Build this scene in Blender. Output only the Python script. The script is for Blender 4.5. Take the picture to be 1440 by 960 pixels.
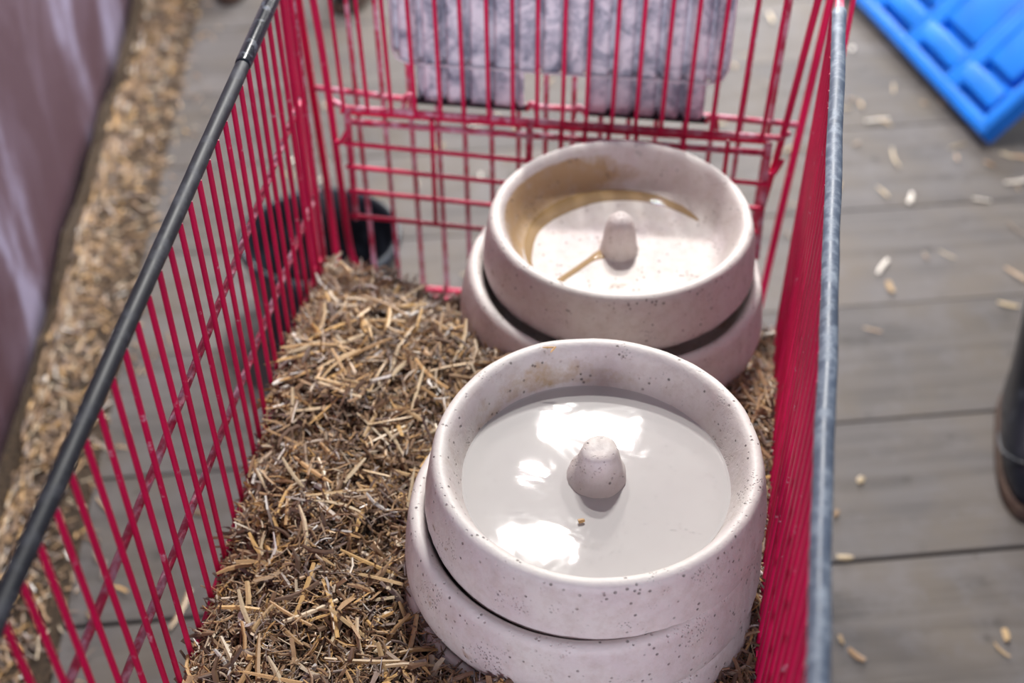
import bpy, bmesh, math, random
from mathutils import Vector, Matrix, noise

# ------------------------------------------------------------------ scene, camera, light
for o in list(bpy.data.objects):
    bpy.data.objects.remove(o)
S = bpy.context.scene
COL = S.collection
R = math.radians

cam_d = bpy.data.cameras.new('camera')
cam = bpy.data.objects.new('camera', cam_d)
COL.objects.link(cam)
cam.location = (0, 0, 1.62)
cam.rotation_euler = (R(90 - 42), 0, R(7.4))
cam_d.sensor_width = 36.0
cam_d.lens = 36.0 * 1900 / 1440
cam_d.clip_start = 0.05
cam_d.dof.use_dof = True
cam_d.dof.focus_distance = 1.22
cam_d.dof.aperture_fstop = 3.1
S.camera = cam

S.view_settings.view_transform = 'Standard'
S.view_settings.look = 'None'
S.view_settings.gamma = 1.0
S.view_settings.use_curve_mapping = False
S.view_settings.exposure = 0.15

W = bpy.data.worlds.new('barn_air')
S.world = W
W.use_nodes = True
W.node_tree.nodes['Background'].inputs[0].default_value = (0.80, 0.84, 1.0, 1)
W.node_tree.nodes['Background'].inputs[1].default_value = 0.22


def area(name, loc, target, sx, sy, power, color):
    d = bpy.data.lights.new(name, 'AREA')
    d.shape = 'RECTANGLE'
    d.size, d.size_y = sx, sy
    d.energy = power
    d.color = color
    o = bpy.data.objects.new(name, d)
    COL.objects.link(o)
    o.location = loc
    o.rotation_euler = (Vector(target) - Vector(loc)).to_track_quat('-Z', 'Y').to_euler()
    return o


# daylight from the open doorways at both ends of the barn: the cool one behind the photographer lights
# every side turned to the camera, the far one brightens the boards beyond the cart
area('doorway_behind_offscreen', (0.3, -6.5, 1.20), (-0.15, 1.2, 0.9), 2.4, 2.1, 400, (0.87, 0.87, 1.0))
area('doorway_far_offscreen', (0.15, 5.4, 1.35), (0.0, 2.2, 0.2), 2.2, 1.9, 200, (1.0, 0.98, 0.96))
# the ceiling lamps mirrored as white patches in the milky water
area('ceiling_lamp_offscreen', (-0.13, 2.76, 2.60), (-0.13, 2.70, 0), 0.25, 0.065, 62, (1.0, 0.97, 0.93))
area('ceiling_lamp_offscreen', (-0.24, 2.33, 2.60), (-0.24, 2.30, 0), 0.17, 0.06, 39, (1.0, 0.97, 0.93))
area('ceiling_lamp_offscreen', (-0.27, 2.57, 2.60), (-0.27, 2.55, 0), 0.055, 0.025, 5.2, (1.0, 0.97, 0.93))

# ------------------------------------------------------------------ materials
def mat(name):
    m = bpy.data.materials.new(name)
    m.use_nodes = True
    nt = m.node_tree
    return m, nt, nt.nodes['Principled BSDF']


def N(nt, t, **kw):
    n = nt.nodes.new(t)
    for k, v in kw.items():
        setattr(n, k, v)
    return n


def noise_tex(nt, vec, scale, detail=4, rough=0.6, dist=0.0):
    n = N(nt, 'ShaderNodeTexNoise')
    n.inputs['Scale'].default_value = scale
    n.inputs['Detail'].default_value = detail
    n.inputs['Roughness'].default_value = rough
    n.inputs['Distortion'].default_value = dist
    nt.links.new(vec, n.inputs['Vector'])
    return n.outputs['Fac']


def ramp(nt, fac, stops):
    r = N(nt, 'ShaderNodeValToRGB')
    el = r.color_ramp.elements
    while len(el) < len(stops):
        el.new(0.5)
    for e, (p, c) in zip(el, stops):
        e.position = p
        e.color = c if len(c) == 4 else (*c, 1)
    nt.links.new(fac, r.inputs[0])
    return r.outputs[0]


def mixc(nt, fac, a, b):
    m = N(nt, 'ShaderNodeMix', data_type='RGBA')
    if isinstance(fac, (int, float)):
        m.inputs[0].default_value = fac
    else:
        nt.links.new(fac, m.inputs[0])
    for s, v in ((6, a), (7, b)):
        if isinstance(v, tuple):
            m.inputs[s].default_value = (*v, 1) if len(v) == 3 else v
        else:
            nt.links.new(v, m.inputs[s])
    return m.outputs[2]


def mathn(nt, op, a, b=None, clamp=False):
    m = N(nt, 'ShaderNodeMath', operation=op, use_clamp=clamp)
    for i, v in enumerate((a, b)):
        if v is None:
            continue
        if isinstance(v, (int, float)):
            m.inputs[i].default_value = v
        else:
            nt.links.new(v, m.inputs[i])
    return m.outputs[0]


def bump(nt, bsdf, h, strength, dist):
    b = N(nt, 'ShaderNodeBump')
    b.inputs['Strength'].default_value = strength
    b.inputs['Distance'].default_value = dist
    nt.links.new(h, b.inputs['Height'])
    nt.links.new(b.outputs[0], bsdf.inputs['Normal'])


BW = [(0, (0, 0, 0)), (1, (1, 1, 1))]


def paint(name, col, worn, lo, hi, rough=0.38, scale=55):
    """glossy paint rubbed through in noise-shaped patches"""
    m, nt, b = mat(name)
    pos = N(nt, 'ShaderNodeNewGeometry').outputs['Position']
    n1 = noise_tex(nt, pos, scale, 5, 0.65)
    f = ramp(nt, n1, [(lo, (0, 0, 0)), (hi, (1, 1, 1))])
    n2 = noise_tex(nt, pos, 9, 2)
    c = mixc(nt, ramp(nt, n2, [(0.3, (0, 0, 0)), (0.7, (1, 1, 1))]), col, tuple(v * 0.72 for v in col))
    nt.links.new(mixc(nt, f, c, worn), b.inputs['Base Color'])
    nt.links.new(ramp(nt, n1, [(lo, (rough,) * 3), (hi, (0.75,) * 3)]), b.inputs['Roughness'])
    b.inputs['Specular IOR Level'].default_value = 0.35
    bump(nt, b, n1, 0.25, 0.001)
    return m


M = {}
M['red'] = paint('red_paint', (0.68, 0.004, 0.085), (0.70, 0.42, 0.50), 0.64, 0.75, 0.45)
M['red_worn'] = paint('rubbed_red_paint', (0.56, 0.035, 0.105), (0.68, 0.45, 0.55), 0.44, 0.66)
M['sleeve_black'] = paint('black_plastic_sleeve', (0.009, 0.012, 0.020), (0.085, 0.092, 0.115), 0.50, 0.84, 0.5, 34)
M['gloss_black'] = paint('glossy_black_plastic', (0.008, 0.011, 0.018), (0.10, 0.12, 0.16), 0.58, 0.72, 0.25, 60)
M['sleeve_grey'] = paint('grey_plastic_sleeve', (0.12, 0.155, 0.22), (0.36, 0.42, 0.50), 0.46, 0.74, 0.4, 70)
M['steel'] = paint('scuffed_steel', (0.35, 0.34, 0.36), (0.7, 0.68, 0.68), 0.45, 0.7, 0.4)
M['wheel'] = paint('grey_rubber', (0.05, 0.05, 0.055), (0.12, 0.12, 0.12), 0.5, 0.8, 0.7)


def flap_mat():
    m, nt, b = mat('paint_splashed_grey_plastic')
    pos = N(nt, 'ShaderNodeNewGeometry').outputs['Position']
    n1 = noise_tex(nt, pos, 26, 7, 0.7, 0.8)
    n2 = noise_tex(nt, pos, 120, 3, 0.7)
    f = mathn(nt, 'ADD', n1, mathn(nt, 'MULTIPLY', n2, 0.25))
    c = ramp(nt, f, [(0.42, (0.12, 0.15, 0.21)), (0.56, (0.36, 0.40, 0.48)), (0.70, (0.74, 0.76, 0.82))])
    nt.links.new(c, b.inputs['Base Color'])
    b.inputs['Roughness'].default_value = 0.45
    bump(nt, b, f, 0.3, 0.001)
    return m


M['flap'] = flap_mat()


def bowl_mat(name, base, tint, stain):
    m, nt, b = mat(name)
    pos = N(nt, 'ShaderNodeTexCoord').outputs['Object']
    att = N(nt, 'ShaderNodeAttribute', attribute_name='stain').outputs['Fac']
    big = noise_tex(nt, pos, 14, 4, 0.6)
    c = mixc(nt, ramp(nt, big, [(0.35, (0, 0, 0)), (0.68, (1, 1, 1))]), base, tint)
    # water stain: vertex mask broken up by noise
    sn = noise_tex(nt, pos, 46, 4, 0.7)
    s = mathn(nt, 'ADD', att, mathn(nt, 'MULTIPLY', mathn(nt, 'SUBTRACT', sn, 0.5), 0.9))
    sf = ramp(nt, s, [(0.42, (0, 0, 0)), (0.70, (1, 1, 1))])
    c = mixc(nt, mathn(nt, 'MULTIPLY', sf, 0.88), c, stain)
    # dark pits
    v = N(nt, 'ShaderNodeTexVoronoi')
    v.inputs['Scale'].default_value = 150
    v.inputs['Randomness'].default_value = 1.0
    v2 = N(nt, 'ShaderNodeTexVoronoi')
    v2.inputs['Scale'].default_value = 330
    nt.links.new(pos, v2.inputs['Vector'])
    keep2 = noise_tex(nt, pos, 21, 3, 0.6)
    pm2 = mathn(nt, 'MULTIPLY', ramp(nt, v2.outputs['Distance'], [(0.16, (1, 1, 1)), (0.34, (0, 0, 0))]),
                ramp(nt, keep2, [(0.56, (0, 0, 0)), (0.68, (0.7, 0.7, 0.7))]))
    nt.links.new(pos, v.inputs['Vector'])
    keep = noise_tex(nt, pos, 60, 2, 0.5)
    pm = mathn(nt, 'MULTIPLY', ramp(nt, v.outputs['Distance'], [(0.13, (1, 1, 1)), (0.24, (0, 0, 0))]),
               ramp(nt, keep, [(0.50, (0, 0, 0)), (0.60, (1, 1, 1))]))
    pm = mathn(nt, 'MAXIMUM', pm, pm2)
    c = mixc(nt, mathn(nt, 'MULTIPLY', pm, 0.75), c, (0.09, 0.075, 0.07))
    # brown smudges
    mot = noise_tex(nt, pos, 70, 5, 0.7)
    c = mixc(nt, ramp(nt, mot, [(0.45, (0, 0, 0)), (0.72, (0.5, 0.5, 0.5))]), c, (0.47, 0.39, 0.34))
    sm = noise_tex(nt, pos, 33, 3, 0.55, 0.4)
    c = mixc(nt, mathn(nt, 'MULTIPLY', ramp(nt, sm, [(0.68, (0, 0, 0)), (0.74, (1, 1, 1))]), 0.6), c, (0.30, 0.19, 0.11))
    rub = N(nt, 'ShaderNodeAttribute', attribute_name='rub').outputs['Fac']
    c = mixc(nt, mathn(nt, 'MULTIPLY', mathn(nt, 'MULTIPLY', rub, 0.75), mathn(nt, 'SUBTRACT', 1.0, pm)), c, (0.80, 0.77, 0.73))
    nt.links.new(c, b.inputs['Base Color'])
    b.inputs['Roughness'].default_value = 0.55
    fine = noise_tex(nt, pos, 210, 3, 0.6)
    hgt = mathn(nt, 'SUBTRACT', mathn(nt, 'ADD', mathn(nt, 'MULTIPLY', fine, 0.25), mathn(nt, 'MULTIPLY', big, 1.0)),
                mathn(nt, 'MULTIPLY', pm, 0.8))
    bump(nt, b, hgt, 0.7, 0.0026)
    return m


M['bowl'] = bowl_mat('pale_stoneware', (0.66, 0.62, 0.58), (0.60, 0.53, 0.53), (0.44, 0.30, 0.15))
M['bowl_warm'] = bowl_mat('cream_stoneware', (0.66, 0.62, 0.58), (0.60, 0.53, 0.53), (0.42, 0.265, 0.11))


def water_mat(name, col, alpha, bump_s):
    m, nt, b = mat(name)
    pos = N(nt, 'ShaderNodeTexCoord').outputs['Object']
    b.inputs['Base Color'].default_value = (*col, 1)
    b.inputs['Roughness'].default_value = 0.035
    b.inputs['Alpha'].default_value = alpha
    b.inputs['IOR'].default_value = 1.4
    n = noise_tex(nt, pos, 24, 2, 0.5, 0.6)
    bump(nt, b, n, bump_s, 0.004)
    return m


M['milky'] = water_mat('milky_water', (0.68, 0.66, 0.65), 0.65, 0.07)
M['tan_water'] = water_mat('tan_water', (0.40, 0.26, 0.115), 0.72, 0.1)


def straw_mat():
    m, nt, b = mat('chopped_straw')
    a = N(nt, 'ShaderNodeAttribute', attribute_name='tone')
    pos = N(nt, 'ShaderNodeNewGeometry').outputs['Position']
    n = noise_tex(nt, pos, 260, 3, 0.6)
    c = mixc(nt, ramp(nt, n, [(0.35, (0, 0, 0)), (0.8, (0.35, 0.35, 0.35))]), a.outputs['Color'], (0.14, 0.09, 0.05))
    nt.links.new(c, b.inputs['Base Color'])
    b.inputs['Roughness'].default_value = 0.42
    return m


M['straw'] = straw_mat()


def chaff_mat():
    m, nt, b = mat('matted_chaff')
    pos = N(nt, 'ShaderNodeNewGeometry').outputs['Position']
    n = noise_tex(nt, pos, 130, 6, 0.75)
    nt.links.new(ramp(nt, n, [(0.35, (0.018, 0.011, 0.007)), (0.6, (0.11, 0.07, 0.04)), (0.8, (0.25, 0.16, 0.08))]), b.inputs['Base Color'])
    b.inputs['Roughness'].default_value = 0.9
    bump(nt, b, n, 1.0, 0.01)
    return m


M['chaff'] = chaff_mat()


def wood_mat(name, k):
    m, nt, b = mat(name)
    oc = N(nt, 'ShaderNodeTexCoord').outputs['Object']
    mp = N(nt, 'ShaderNodeMapping')
    mp.inputs['Scale'].default_value = (1.3, 30, 10)
    nt.links.new(oc, mp.inputs['Vector'])
    g = noise_tex(nt, mp.outputs[0], 1.0, 6, 0.65, 0.4)
    d = noise_tex(nt, oc, 5.0, 4, 0.6)
    c1 = ramp(nt, g, [(0.28, (0.12 * k, 0.103 * k, 0.098 * k)), (0.5, (0.31 * k, 0.276 * k, 0.268 * k)), (0.75, (0.41 * k, 0.375 * k, 0.37 * k))])
    c = mixc(nt, ramp(nt, d, [(0.42, (0, 0, 0)), (0.68, (0.8, 0.8, 0.8))]), c1, (0.37 * k, 0.30 * k, 0.235 * k))
    d2 = noise_tex(nt, oc, 11.0, 5, 0.65)
    c = mixc(nt, ramp(nt, d2, [(0.50, (0, 0, 0)), (0.70, (0.7, 0.7, 0.7))]), c, (0.44 * k, 0.405 * k, 0.415 * k))
    sp = noise_tex(nt, oc, 17, 3, 0.5)
    c = mixc(nt, ramp(nt, sp, [(0.66, (0, 0, 0)), (0.74, (0.7, 0.7, 0.7))]), c, (0.10 * k, 0.08 * k, 0.065 * k))
    nt.links.new(c, b.inputs['Base Color'])
    b.inputs['Roughness'].default_value = 0.75
    bump(nt, b, g, 0.5, 0.004)
    return m


M['wood'] = [wood_mat('weathered_board_%s' % n, k) for n, k in (('a', 0.28), ('b', 0.255), ('c', 0.305))]


def wall_mat():
    m, nt, b = mat('maroon_limewashed_plaster')
    pos = N(nt, 'ShaderNodeTexCoord').outputs['Object']
    mp = N(nt, 'ShaderNodeMapping')
    mp.inputs['Scale'].default_value = (1, 1.2, 0.45)
    nt.links.new(pos, mp.inputs['Vector'])
    a = noise_tex(nt, mp.outputs[0], 4.2, 3, 0.5, 0.5)
    c = noise_tex(nt, pos, 22, 5, 0.6)
    f = mathn(nt, 'ADD', a, mathn(nt, 'MULTIPLY', c, 0.12))
    col = ramp(nt, f, [(0.46, (0.066, 0.026, 0.042)), (0.60, (0.100, 0.058, 0.088)), (0.72, (0.24, 0.21, 0.31))])
    nt.links.new(col, b.inputs['Base Color'])
    b.inputs['Roughness'].default_value = 0.6
    bump(nt, b, c, 0.4, 0.004)
    return m


M['wall'] = wall_mat()
M['bucket'] = paint('black_rubber', (0.012, 0.015, 0.022), (0.06, 0.08, 0.11), 0.5, 0.85, 0.40, 20)
M['boot'] = paint('black_wellington_rubber', (0.010, 0.012, 0.018), (0.05, 0.055, 0.07), 0.55, 0.85, 0.3, 25)
M['sole'] = paint('mud_brown_sole', (0.055, 0.030, 0.022), (0.12, 0.08, 0.05), 0.5, 0.8, 0.8, 30)
M['blue'] = paint('blue_plastic', (0.002, 0.17, 0.68), (0.20, 0.31, 0.50), 0.68, 0.80, 0.5, 18)

# ------------------------------------------------------------------ mesh helpers
def link(name, me, material=None, parent=None, smooth=True):
    o = bpy.data.objects.new(name, me)
    COL.objects.link(o)
    if material is not None and not me.materials:
        me.materials.append(material)
    if parent is not None:
        o.parent = parent
    if smooth:
        me.polygons.foreach_set('use_smooth', [True] * len(me.polygons))
    return o


def from_py(name, vs, fs):
    me = bpy.data.meshes.new(name)
    me.from_pydata([tuple(v) for v in vs], [], fs)
    me.update()
    return me


def fix_normals(me):
    bm = bmesh.new()
    bm.from_mesh(me)
    bmesh.ops.recalc_face_normals(bm, faces=bm.faces)
    bm.to_mesh(me)
    bm.free()


def empty(name, loc):
    o = bpy.data.objects.new(name, None)
    COL.objects.link(o)
    o.location = loc
    o.empty_display_size = 0.05
    return o


def tag(o, label=None, cat=None, group=None, kind=None):
    if label:
        o['label'] = label
    if cat:
        o['category'] = cat
    if group:
        o['group'] = group
    if kind:
        o['kind'] = kind
    return o


def tube_data(path, r, seg=10, vs=None, fs=None, cap=True):
    vs = [] if vs is None else vs
    fs = [] if fs is None else fs
    P = [Vector(p) for p in path]
    n = len(P)
    base = len(vs)
    T = []
    for i in range(n):
        a = (P[i] - P[i - 1]).normalized() if i else None
        b = (P[i + 1] - P[i]).normalized() if i < n - 1 else None
        T.append(((a if a else b) + (b if b else a)).normalized())
    u = T[0].orthogonal().normalized()
    for i in range(n):
        u = (u - T[i] * u.dot(T[i])).normalized()
        w = T[i].cross(u)
        rr = r[i] if isinstance(r, (list, tuple)) else r
        for k in range(seg):
            a = 2 * math.pi * k / seg
            vs.append(P[i] + (u * math.cos(a) + w * math.sin(a)) * rr)
    for i in range(n - 1):
        for k in range(seg):
            k2 = (k + 1) % seg
            fs.append((base + i * seg + k, base + i * seg + k2, base + (i + 1) * seg + k2, base + (i + 1) * seg + k))
    if cap:
        fs.append(tuple(base + k for k in range(seg))[::-1])
        fs.append(tuple(base + (n - 1) * seg + k for k in range(seg)))
    return vs, fs


def tube(name, paths, r, material, parent=None, seg=10):
    vs, fs = [], []
    for p in paths:
        tube_data(p, r, seg, vs, fs)
    return link(name, from_py(name, vs, fs), material, parent)


def smooth_path(pts, k=6):
    """Catmull-Rom through the points"""
    P = [Vector(p) for p in pts]
    P = [P[0] * 2 - P[1]] + P + [P[-1] * 2 - P[-2]]
    out = []
    for i in range(1, len(P) - 2):
        for s in range(k):
            t = s / k
            a, b, c, d = P[i - 1], P[i], P[i + 1], P[i + 2]
            out.append(0.5 * (2 * b + (c - a) * t + (2 * a - 5 * b + 4 * c - d) * t * t + (3 * b - a - 3 * c + d) * t ** 3))
    out.append(P[-2])
    return out


ROD = {}


def rod(name, a, b, r, material, parent):
    """straight wire; all wires of one material share one unit cylinder"""
    key = material.name
    if key not in ROD:
        vs, fs = tube_data([(0, 0, 0), (0, 0, 0.5), (0, 0, 1)], 1.0, 9)
        me = from_py('wire_' + key, vs, fs)
        me.materials.append(material)
        me.polygons.foreach_set('use_smooth', [True] * len(me.polygons))
        ROD[key] = me
    o = bpy.data.objects.new(name, ROD[key])
    COL.objects.link(o)
    a, b = Vector(a), Vector(b)
    d = b - a
    q = d.to_track_quat('Z', 'Y').to_matrix().to_4x4()
    o.parent = parent
    o.matrix_local = Matrix.Translation(a) @ q @ Matrix.Diagonal((r, r, d.length, 1))
    return o


def box_data(c, s, vs, fs, M4=None):
    b = len(vs)
    for dx, dy, dz in ((-1, -1, -1), (1, -1, -1), (1, 1, -1), (-1, 1, -1), (-1, -1, 1), (1, -1, 1), (1, 1, 1), (-1, 1, 1)):
        v = Vector((c[0] + dx * s[0] / 2, c[1] + dy * s[1] / 2, c[2] + dz * s[2] / 2))
        vs.append(M4 @ v if M4 else v)
    for f in ((3, 2, 1, 0), (4, 5, 6, 7), (0, 1, 5, 4), (1, 2, 6, 5), (2, 3, 7, 6), (3, 0, 4, 7)):
        fs.append(tuple(b + i for i in f))


def bevel_box(name, c, s, bev, material, parent=None, seg=2, M4=None):
    vs, fs = [], []
    box_data(c, s, vs, fs, M4)
    me = from_py(name, vs, fs)
    bm = bmesh.new()
    bm.from_mesh(me)
    if bev:
        bmesh.ops.bevel(bm, geom=bm.edges[:], offset=bev, segments=seg, profile=0.5, affect='EDGES')
    bm.to_mesh(me)
    bm.free()
    o = link(name, me, material, parent, smooth=False)
    return o


# ------------------------------------------------------------------ setting: floor boards and wall
random.seed(4)
A = R(13.4)
fd = Vector((math.cos(A), math.sin(A), 0))
fn = Vector((-math.sin(A), math.cos(A), 0))
floor = link('floor', from_py('floor', [fd * x + fn * y + Vector((0, 0, z)) for z in (-0.10, -0.045) for x, y in ((-3.2, -1.0), (4.0, -1.0), (4.0, 6.0), (-3.2, 6.0))],
             [(3, 2, 1, 0), (4, 5, 6, 7), (0, 1, 5, 4), (1, 2, 6, 5), (2, 3, 7, 6), (3, 0, 4, 7)]), M['chaff'], smooth=False)
tag(floor, 'grey weathered floor of wide wooden boards strewn with bits of straw', kind='structure')
PW = 0.29
plank_me = {}
for k in range(-7, 17):
    c = 1.241 + PW * (k + 0.5)
    gap = 0.0016 if k not in (-1, 0) else 0.006
    key = (gap, k % 3)
    if key not in plank_me:
        vs, fs = [], []
        box_data((0, 0, 0), (7.2, PW - gap, 0.046), vs, fs)
        me = from_py('plank', vs, fs)
        bm = bmesh.new()
        bm.from_mesh(me)
        bmesh.ops.bevel(bm, geom=[e for e in bm.edges if e.calc_length() > 1], offset=0.0015, segments=1, affect='EDGES')
        bm.to_mesh(me)
        bm.free()
        me.materials.append(M['wood'][k % 3])
        plank_me[key] = me
    o = bpy.data.objects.new('plank', plank_me[key])
    COL.objects.link(o)
    o.parent = floor
    o.location = fd * (0.4 + random.uniform(-0.2, 0.2)) + fn * c + Vector((0, 0, -0.023 + random.uniform(-0.0015, 0.0)))
    o.rotation_euler = (0, 0, A + (math.pi if k % 2 else 0))

WA = R(11.2)
wd = Vector((-math.sin(WA), math.cos(WA), 0))
wn = Vector((-math.cos(WA), -math.sin(WA), 0))
wp = Vector((-0.966, 1.255, 0))
vs, fs = [], []
nx, nz = 60, 30
for j in range(nz + 1):
    for i in range(nx + 1):
        s = -1.6 + 5.6 * i / nx
        z = 2.5 * j / nz
        p = wp + wd * s + Vector((0, 0, z))
        b = 0.022 * noise.noise(Vector((s * 1.6, z * 1.6, 3))) + 0.008 * noise.noise(Vector((s * 7, z * 7, 8)))
        vs.append(p + wn * (-b + 0.02))
for j in range(nz):
    for i in range(nx):
        a = j * (nx + 1) + i
        fs.append((a, a + 1, a + nx + 2, a + nx + 1))
b0 = len(vs)
for s, z in ((-1.6, 0), (4.0, 0), (4.0, 2.5), (-1.6, 2.5)):
    vs.append(wp + wd * s + wn * 0.22 + Vector((0, 0, z)))
fs.append((b0 + 3, b0 + 2, b0 + 1, b0))
fs.append(tuple([j * (nx + 1) for j in range(nz + 1)]) + (b0 + 3, b0))
fs.append(tuple([j * (nx + 1) + nx for j in range(nz + 1)]) + (b0 + 2, b0 + 1))
fs.append(tuple(range(nx + 1)) + (b0 + 1, b0))
fs.append(tuple(nz * (nx + 1) + i for i in range(nx + 1)) + (b0 + 2, b0 + 3))
me = from_py('wall_left', vs, fs)
fix_normals(me)
wall = link('wall_left', me, M['wall'])
tag(wall, 'maroon plastered wall smeared with pale lavender limewash', kind='structure')

# ------------------------------------------------------------------ shopping cart
CX = -0.128
BASE = Vector((CX, 0.86, 0))
cart = empty('shopping_cart', BASE)
tag(cart, 'red wire shopping cart loaded with straw and stacked bowls', 'shopping cart')


def lx(y):
    return -0.380 - 0.047 * (y - 0.4)


def rx(y):
    return 0.115 + 0.065 * (y - 0.4)


def part(o):
    o.parent = cart
    o.location = -BASE
    return o


ZR, ZB = 0.93, 0.462
Y0, Y1 = 0.30, 1.40
# rims
for s_side, fx, smat, sl, y_end, lab in ((-1, lx, M['sleeve_black'], 0.31, 1.40, 'scuffed black plastic sleeve over the rim'), (1, rx, M['sleeve_grey'], 0.31, 1.312, 'pale grey plastic sleeve over the rim')):
    rim = part(tube('rim', [[(fx(Y0), Y0, ZR), (fx(1.0), 1.0, ZR), (fx(1.47), 1.47, ZR + 0.004)]], 0.0048, M['red_worn'], seg=12))
    pts, rr = [], []
    n = 60
    for i in range(n + 1):
        y = sl + (y_end - sl) * i / n
        w = 0.0012 * noise.noise(Vector((y * 9, fx(y) * 40, 0)))
        pts.append((fx(y) + w, y, ZR + 0.001 + w))
        rr.append(0.0074 + 0.0005 * noise.noise(Vector((y * 22, 5, fx(y) * 30))))
    sv = tube('rim_sleeve', [pts], rr, smat, rim, seg=14)
    sv['label'] = lab
    if s_side < 0:
        e_pts = [(fx(y), y, ZR + 0.001) for y in (1.125, 1.13, 1.25, 1.405)]
        ov = tube('sleeve_end', [e_pts], [0.0074, 0.0082, 0.0083, 0.0083], M['gloss_black'], rim, seg=14)
        ov['label'] = 'glossy black outer sleeve'
# side panels
rs = random.Random(11)
for fx, s in ((lx, -1), (rx, 1)):
    pan = part(tube('side_panel', [[(fx(Y0) + s * 0.0, Y0, 0.545), (fx(0.9), 0.9, 0.538), (fx(1.335), 1.335, 0.522)]], 0.0048, M['red'], seg=10))
    k = 0
    y = 0.3345
    while y < 1.325:
        t = rs.uniform(0.004, 0.02)
        rod('wire', (fx(y) - s * 0.005, y, ZR - 0.002), (fx(y + t) - s * 0.0055, y + t, ZB), 0.0027, M['red'], pan)
        y += 0.0317
    rod('end_post', (fx(1.345), 1.345, ZR + 0.02), (fx(1.35), 1.352, ZB), 0.0036, M['red_worn'], pan)
    # lengthwise wires outside the upright ones
    for za, zb, ye in ((0.787, 0.763, 1.335), (0.692, 0.612, 1.365)):
        pts = []
        for i in range(25):
            y = Y0 + (ye - Y0) * i / 24
            pts.append((fx(y) + s * 0.002 + s * 0.0004 * (i % 2), y, za + (zb - za) * (y - 0.55) / 0.8))
        tube('lengthwise_wire', [pts], 0.0037, M['red_worn'], pan, seg=9)
# basket floor
bf = part(tube('basket_floor', [[(lx(Y0), Y0, ZB), (lx(1.34), 1.34, ZB - 0.005), (rx(1.34), 1.34, ZB - 0.005), (rx(Y0), Y0, ZB), (lx(Y0), Y0, ZB)]], 0.0042, M['red']))
for i in range(1, 15):
    t = i / 15
    rod('wire', (lx(Y0) + (rx(Y0) - lx(Y0)) * t, Y0, ZB), (lx(1.34) + (rx(1.34) - lx(1.34)) * t, 1.34, ZB - 0.005), 0.0025, M['red'], bf)
for i in range(1, 7):
    y = Y0 + 1.04 * i / 7
    rod('cross_wire', (lx(y), y, ZB - 0.006), (rx(y), y, ZB - 0.006), 0.0035, M['red'], bf)
# nose panel
npn = part(tube('nose_panel', [[(lx(Y0), Y0, ZB), (lx(Y0), Y0, ZR), (rx(Y0), Y0, ZR), (rx(Y0), Y0, ZB)]], 0.0045, M['red']))
for i in range(1, 15):
    x = lx(Y0) + (rx(Y0) - lx(Y0)) * i / 15
    rod('wire', (x, Y0, ZB), (x, Y0, ZR), 0.0027, M['red'], npn)
for z in (0.55, 0.70, 0.80):
    rod('cross_wire', (lx(Y0), Y0 - 0.004, z), (rx(Y0), Y0 - 0.004, z), 0.0035, M['red'], npn)

# child seat back (near layer at the handle end)
YS = 1.46
k = YS / 1.48


def gz(z, y=YS, y0=1.48):
    return 1.62 - (1.62 - z) * y / y0


left = [(-0.452, 0.96), (-0.4405, 0.816), (-0.434, 0.705), (-0.429, 0.532), (-0.426, 0.44), (-0.418, 0.395), (-0.398, 0.368), (-0.375, 0.358)]
left = [(x * k, YS, gz(z)) for x, z in left]
zb = gz(0.345)
right = [(0.183, 0.98), (0.170, 0.857), (0.154, 0.666), (0.140, 0.539), (0.131, 0.44), (0.124, 0.395), (0.106, 0.368), (0.085, 0.358)]
right = [(x * k, YS, gz(z)) for x, z in right][::-1]
path = smooth_path(left + [(-0.34, YS, zb + 0.004), (-0.13, YS, zb), (0.05, YS, zb + 0.004)] + right, 5)
seat = part(tube('child_seat_back', [path], 0.0046, M['red'], seg=10))
za = gz(0.665)
tube('cross_bar', [[(-0.425, YS + 0.004, za + 0.004), (-0.405, YS - 0.004, za), (-0.12, YS - 0.004, za), (0.148, YS - 0.004, za + 0.001), (0.160, YS + 0.004, za + 0.004)]], 0.0040, M['red_worn'], seat)
tube('cross_bar', [[(-0.415, YS + 0.006, za - 0.012), (-0.12, YS + 0.006, za - 0.013), (0.135, YS + 0.006, za - 0.012)]], 0.0036, M['red'], seat)
x = -0.4060
i = 0
while x < 0.15:
    dt = rs.uniform(-0.0012, 0.0012)
    rod('wire', (x + dt + (x - CX) * 0.03, YS - 0.008, 0.965), (x + dt, YS - 0.0075, za - 0.004), 0.0027, M['red'], seat)
    x += 0.03125
# rear gate (far layer)
YG = 1.53
kg = YG / 1.56


def G(x, z):
    return (x * kg, YG, gz(z, YG, 1.56))


gate = part(tube('rear_gate', [[G(-0.491, 0.95), G(-0.484, 0.771), G(-0.474, 0.502), G(-0.470, 0.315), G(-0.462, 0.296), G(0.160, 0.296), G(0.168, 0.315), G(0.176, 0.483), G(0.194, 0.817), G(0.201, 0.95)]], 0.0052, M['red'], seg=10))
tube('cross_bar', [[G(-0.481, 0.640), G(-0.36, 0.632), G(-0.13, 0.634), G(0.06, 0.638), G(0.188, 0.634)]], 0.0042, M['red_worn'], gate)
x = -0.4115
while x < 0.16:
    rod('wire', (x + (x - CX) * 0.02, YG + 0.007, 0.97), (x - (x - CX) * 0.02, YG + 0.006, 0.312), 0.0033, M['red_worn'], gate)
    x += 0.0368
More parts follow.
